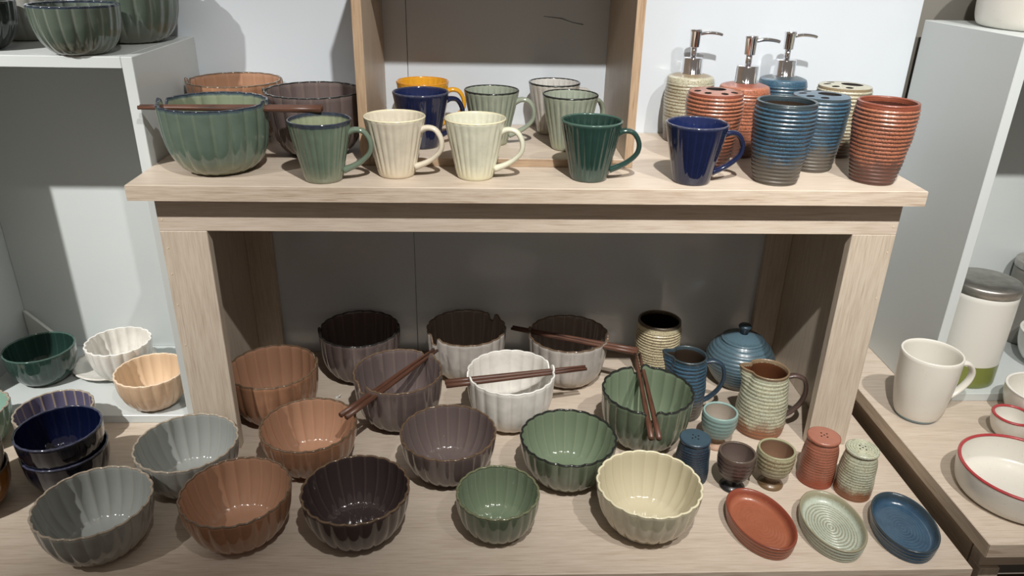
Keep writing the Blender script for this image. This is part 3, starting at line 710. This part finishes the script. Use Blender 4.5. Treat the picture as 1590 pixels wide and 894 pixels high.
sticks((-.2828, -.0173), (-.1540, .1880), ZN, ('right-hand chopstick across the mauve brown notched bowl', 'left-hand chopstick across the mauve brown notched bowl'))
sticks((-.1312, .0744), (.1070, .1253), ZN, ('front chopstick across the pure white notched bowl', 'rear chopstick across the pure white notched bowl'))
sticks((-.0147, .2734), (.2075, .1810), ZN, ('front chopstick on the grey white bowl pointing to the tumbler', 'rear chopstick on the grey white bowl pointing to the tumbler'), False)
sticks((.2050, .1720), (.1840, -.0790), ZN, ('left chopstick crossing the sage green notched bowl front to back', 'right chopstick crossing the sage green notched bowl front to back'), False)

# ------------------------------------------------------------ right hand tableware
def bandmat(name, base, bandc, lo, hi, speck=.25, rough=.3):
    N = NT(name); at = N.n('ShaderNodeAttribute', attribute_name='Col'); sep = N.n('ShaderNodeSeparateColor'); N.l(at.outputs['Color'], sep.inputs[0])
    Gc = sep.outputs[1]; sp = N.noise(N.coord(), 330, 2, .4)
    c = N.mix(N.math('MULTIPLY', N.ramp(sp, .70, .76), speck), L(base), L((150, 120, 96)))
    f = N.math('MULTIPLY', N.math('GREATER_THAN', Gc, lo), N.math('LESS_THAN', Gc, hi))
    f = N.math('MULTIPLY', f, N.math('LESS_THAN', sep.outputs[2], .4)) if hi < .9 else f
    N.l(N.mix(f, c, L(bandc)), N.b.inputs['Base Color']); N.b.inputs['Roughness'].default_value = rough
    N.b.inputs['Coat Weight'].default_value = .3; return N.m
t = thing('mug', (.6464, .0342, .0521), math.radians(4), 'large speckled white mug with thin blue base band on the side table', 'mug')
wm = bandmat('speckled_white_blue_base', (222, 219, 210), (122, 152, 166), -1, .055)
link('body', mug_mesh(.0461, .1180, [(.60, 0), (.68, .02), (.77, .10), (.87, .28), (.95, .5), (.985, .75), (1.0, 1.0)], 16, 0, wall=.0035), wm, t)
P = interp([(.0440, 0, .0930), (.0540, 0, .0960), (.0690, 0, .0930), (.0790, 0, .0790), (.0770, 0, .0620), (.0640, 0, .0440), (.0480, 0, .0330), (.0330, 0, .0260)], 26)
link('handle', sweep('big_handle', P, [.0055 + .002 * (abs(i / 25 - .5) * 2) ** 3 for i in range(26)], 12, flat=(.72, 1.25), up=(0, 1, 0), col=(0, .5, 0, 0)), wm, t)

def canister(x, y, z, R, h, green, lab):
    t = thing('canister', (x, y, z), 0, lab, 'canister', 'steel lidded canisters in the right cubby')
    rows = [(0, 0, 0, 0, 0, 0), (R * .96, 0, 0, 0, 0, 0)] + [(R, .004 + (h - .006) * k / 20, 0, k / 20, 0, 0) for k in range(21)] + [(R * .97, h, 0, 1, 0, 0), (0, h, 0, 1, 0, 0)]
    link('body', revolve('canister_mesh', rows, 64), bandmat('canister_white', (218, 217, 210), (122, 130, 64), -1, .235, speck=0, rough=.4) if green else plain('canister_dark', (120, 118, 112), .4), t)
    lr = [(0, h + .0002), (R * .99, h + .0002), (R * 1.02, h + .001), (R * 1.02, h + .0125), (R * .99, h + .0150), (R * .5, h + .0158), (0, h + .016)]
    link('lid', revolve('canister_lid_mesh', [(r, zz, 0, 0, 0, 0) for r, zz in lr], 72), steel, t)
canister(.7775, .1390, .0673, .0540, .1680, True, 'white canister with green base band and steel lid in the right cubby')
canister(.9850, .2760, .0673, .0480, .1450, False, 'grey canister with steel lid at the right photo edge')
def rbowl(R, h, prof, mat, rimm, loc, lab, name, cat, grp=None):
    m = bowl_mesh(R, h, prof, 16, 0, per=5, wall=.004, rimr=.0026)
    t = thing(name, loc, 0, lab, cat, grp); link('body', m[0], mat, t); link('rim', m[1], rimm, t)
red = plain('red_rim_glaze', (176, 62, 66), .3, coat=.3, var=.15, vscale=80)
spw = bandmat('speckled_white', (220, 217, 208), (0, 0, 0), 5, 6, speck=.3)
W = plain('plain_white_glaze', (222, 221, 214), .25, coat=.3)
gr = 'white bowls at the right edge'
rbowl(.0620, .0640, PROF_S, W, rim_white, (.9640, .1660, .0673), 'white bowl inside the right cubby beside the canister', 'round_bowl', 'bowl', gr)
rbowl(.0560, .0560, PROF_S, spw, rim_white, (.8400, .0180, .0521), 'white bowl on the side table above the little red rimmed bowl', 'round_bowl', 'bowl', gr)
rbowl(.0300, .0365, PROF_S, spw, red, (.7656, -.0233, .0521), 'tiny speckled bowl with red rim', 'round_bowl', 'bowl', gr)
rbowl(.0805, .0440, [(.80, 0), (.88, .04), (.95, .2), (.985, .5), (1.0, .8), (1.0, 1.0)], spw, red, (.6840, -.1640, .0521), 'wide shallow speckled dish with red rim at the right edge', 'shallow_dish', 'dish')
rbowl(.1250, .090, [(.90, 0), (.95, .05), (.985, .2), (1.0, .5), (1.0, 1.0)], spw, rim_white, (.8220, .2020, .6451), 'big white pot standing on top of the right cubby', 'round_pot', 'pot')

# scraps
def scrap(x, y, z, lab):
    r = random.Random(x); b = bmesh.new(); g = [[b.verts.new(((i - 1.5) * .003 + r.uniform(-.001, .001), (j - 1) * .003 + r.uniform(-.001, .001), .0003 + r.uniform(0, .005) * (i > 1))) for j in range(3)] for i in range(4)]
    for i in range(3):
        for j in range(2): b.faces.new((g[i][j], g[i + 1][j], g[i + 1][j + 1], g[i][j + 1]))
    o = link('paper_scrap', b, paper, None, (x, y, z)); md = o.modifiers.new('s', 'SOLIDIFY'); md.thickness = .0003; md.offset = 1
    tag(o, lab, 'scrap', 'torn paper scraps')
scrap(-.3290, .1720, .0001, 'tiny torn white paper scrap before the leftmost back row bowl')
scrap(.4700, -.0920, .0001, 'tiny torn white paper scrap at the foot of the terracotta shaker')
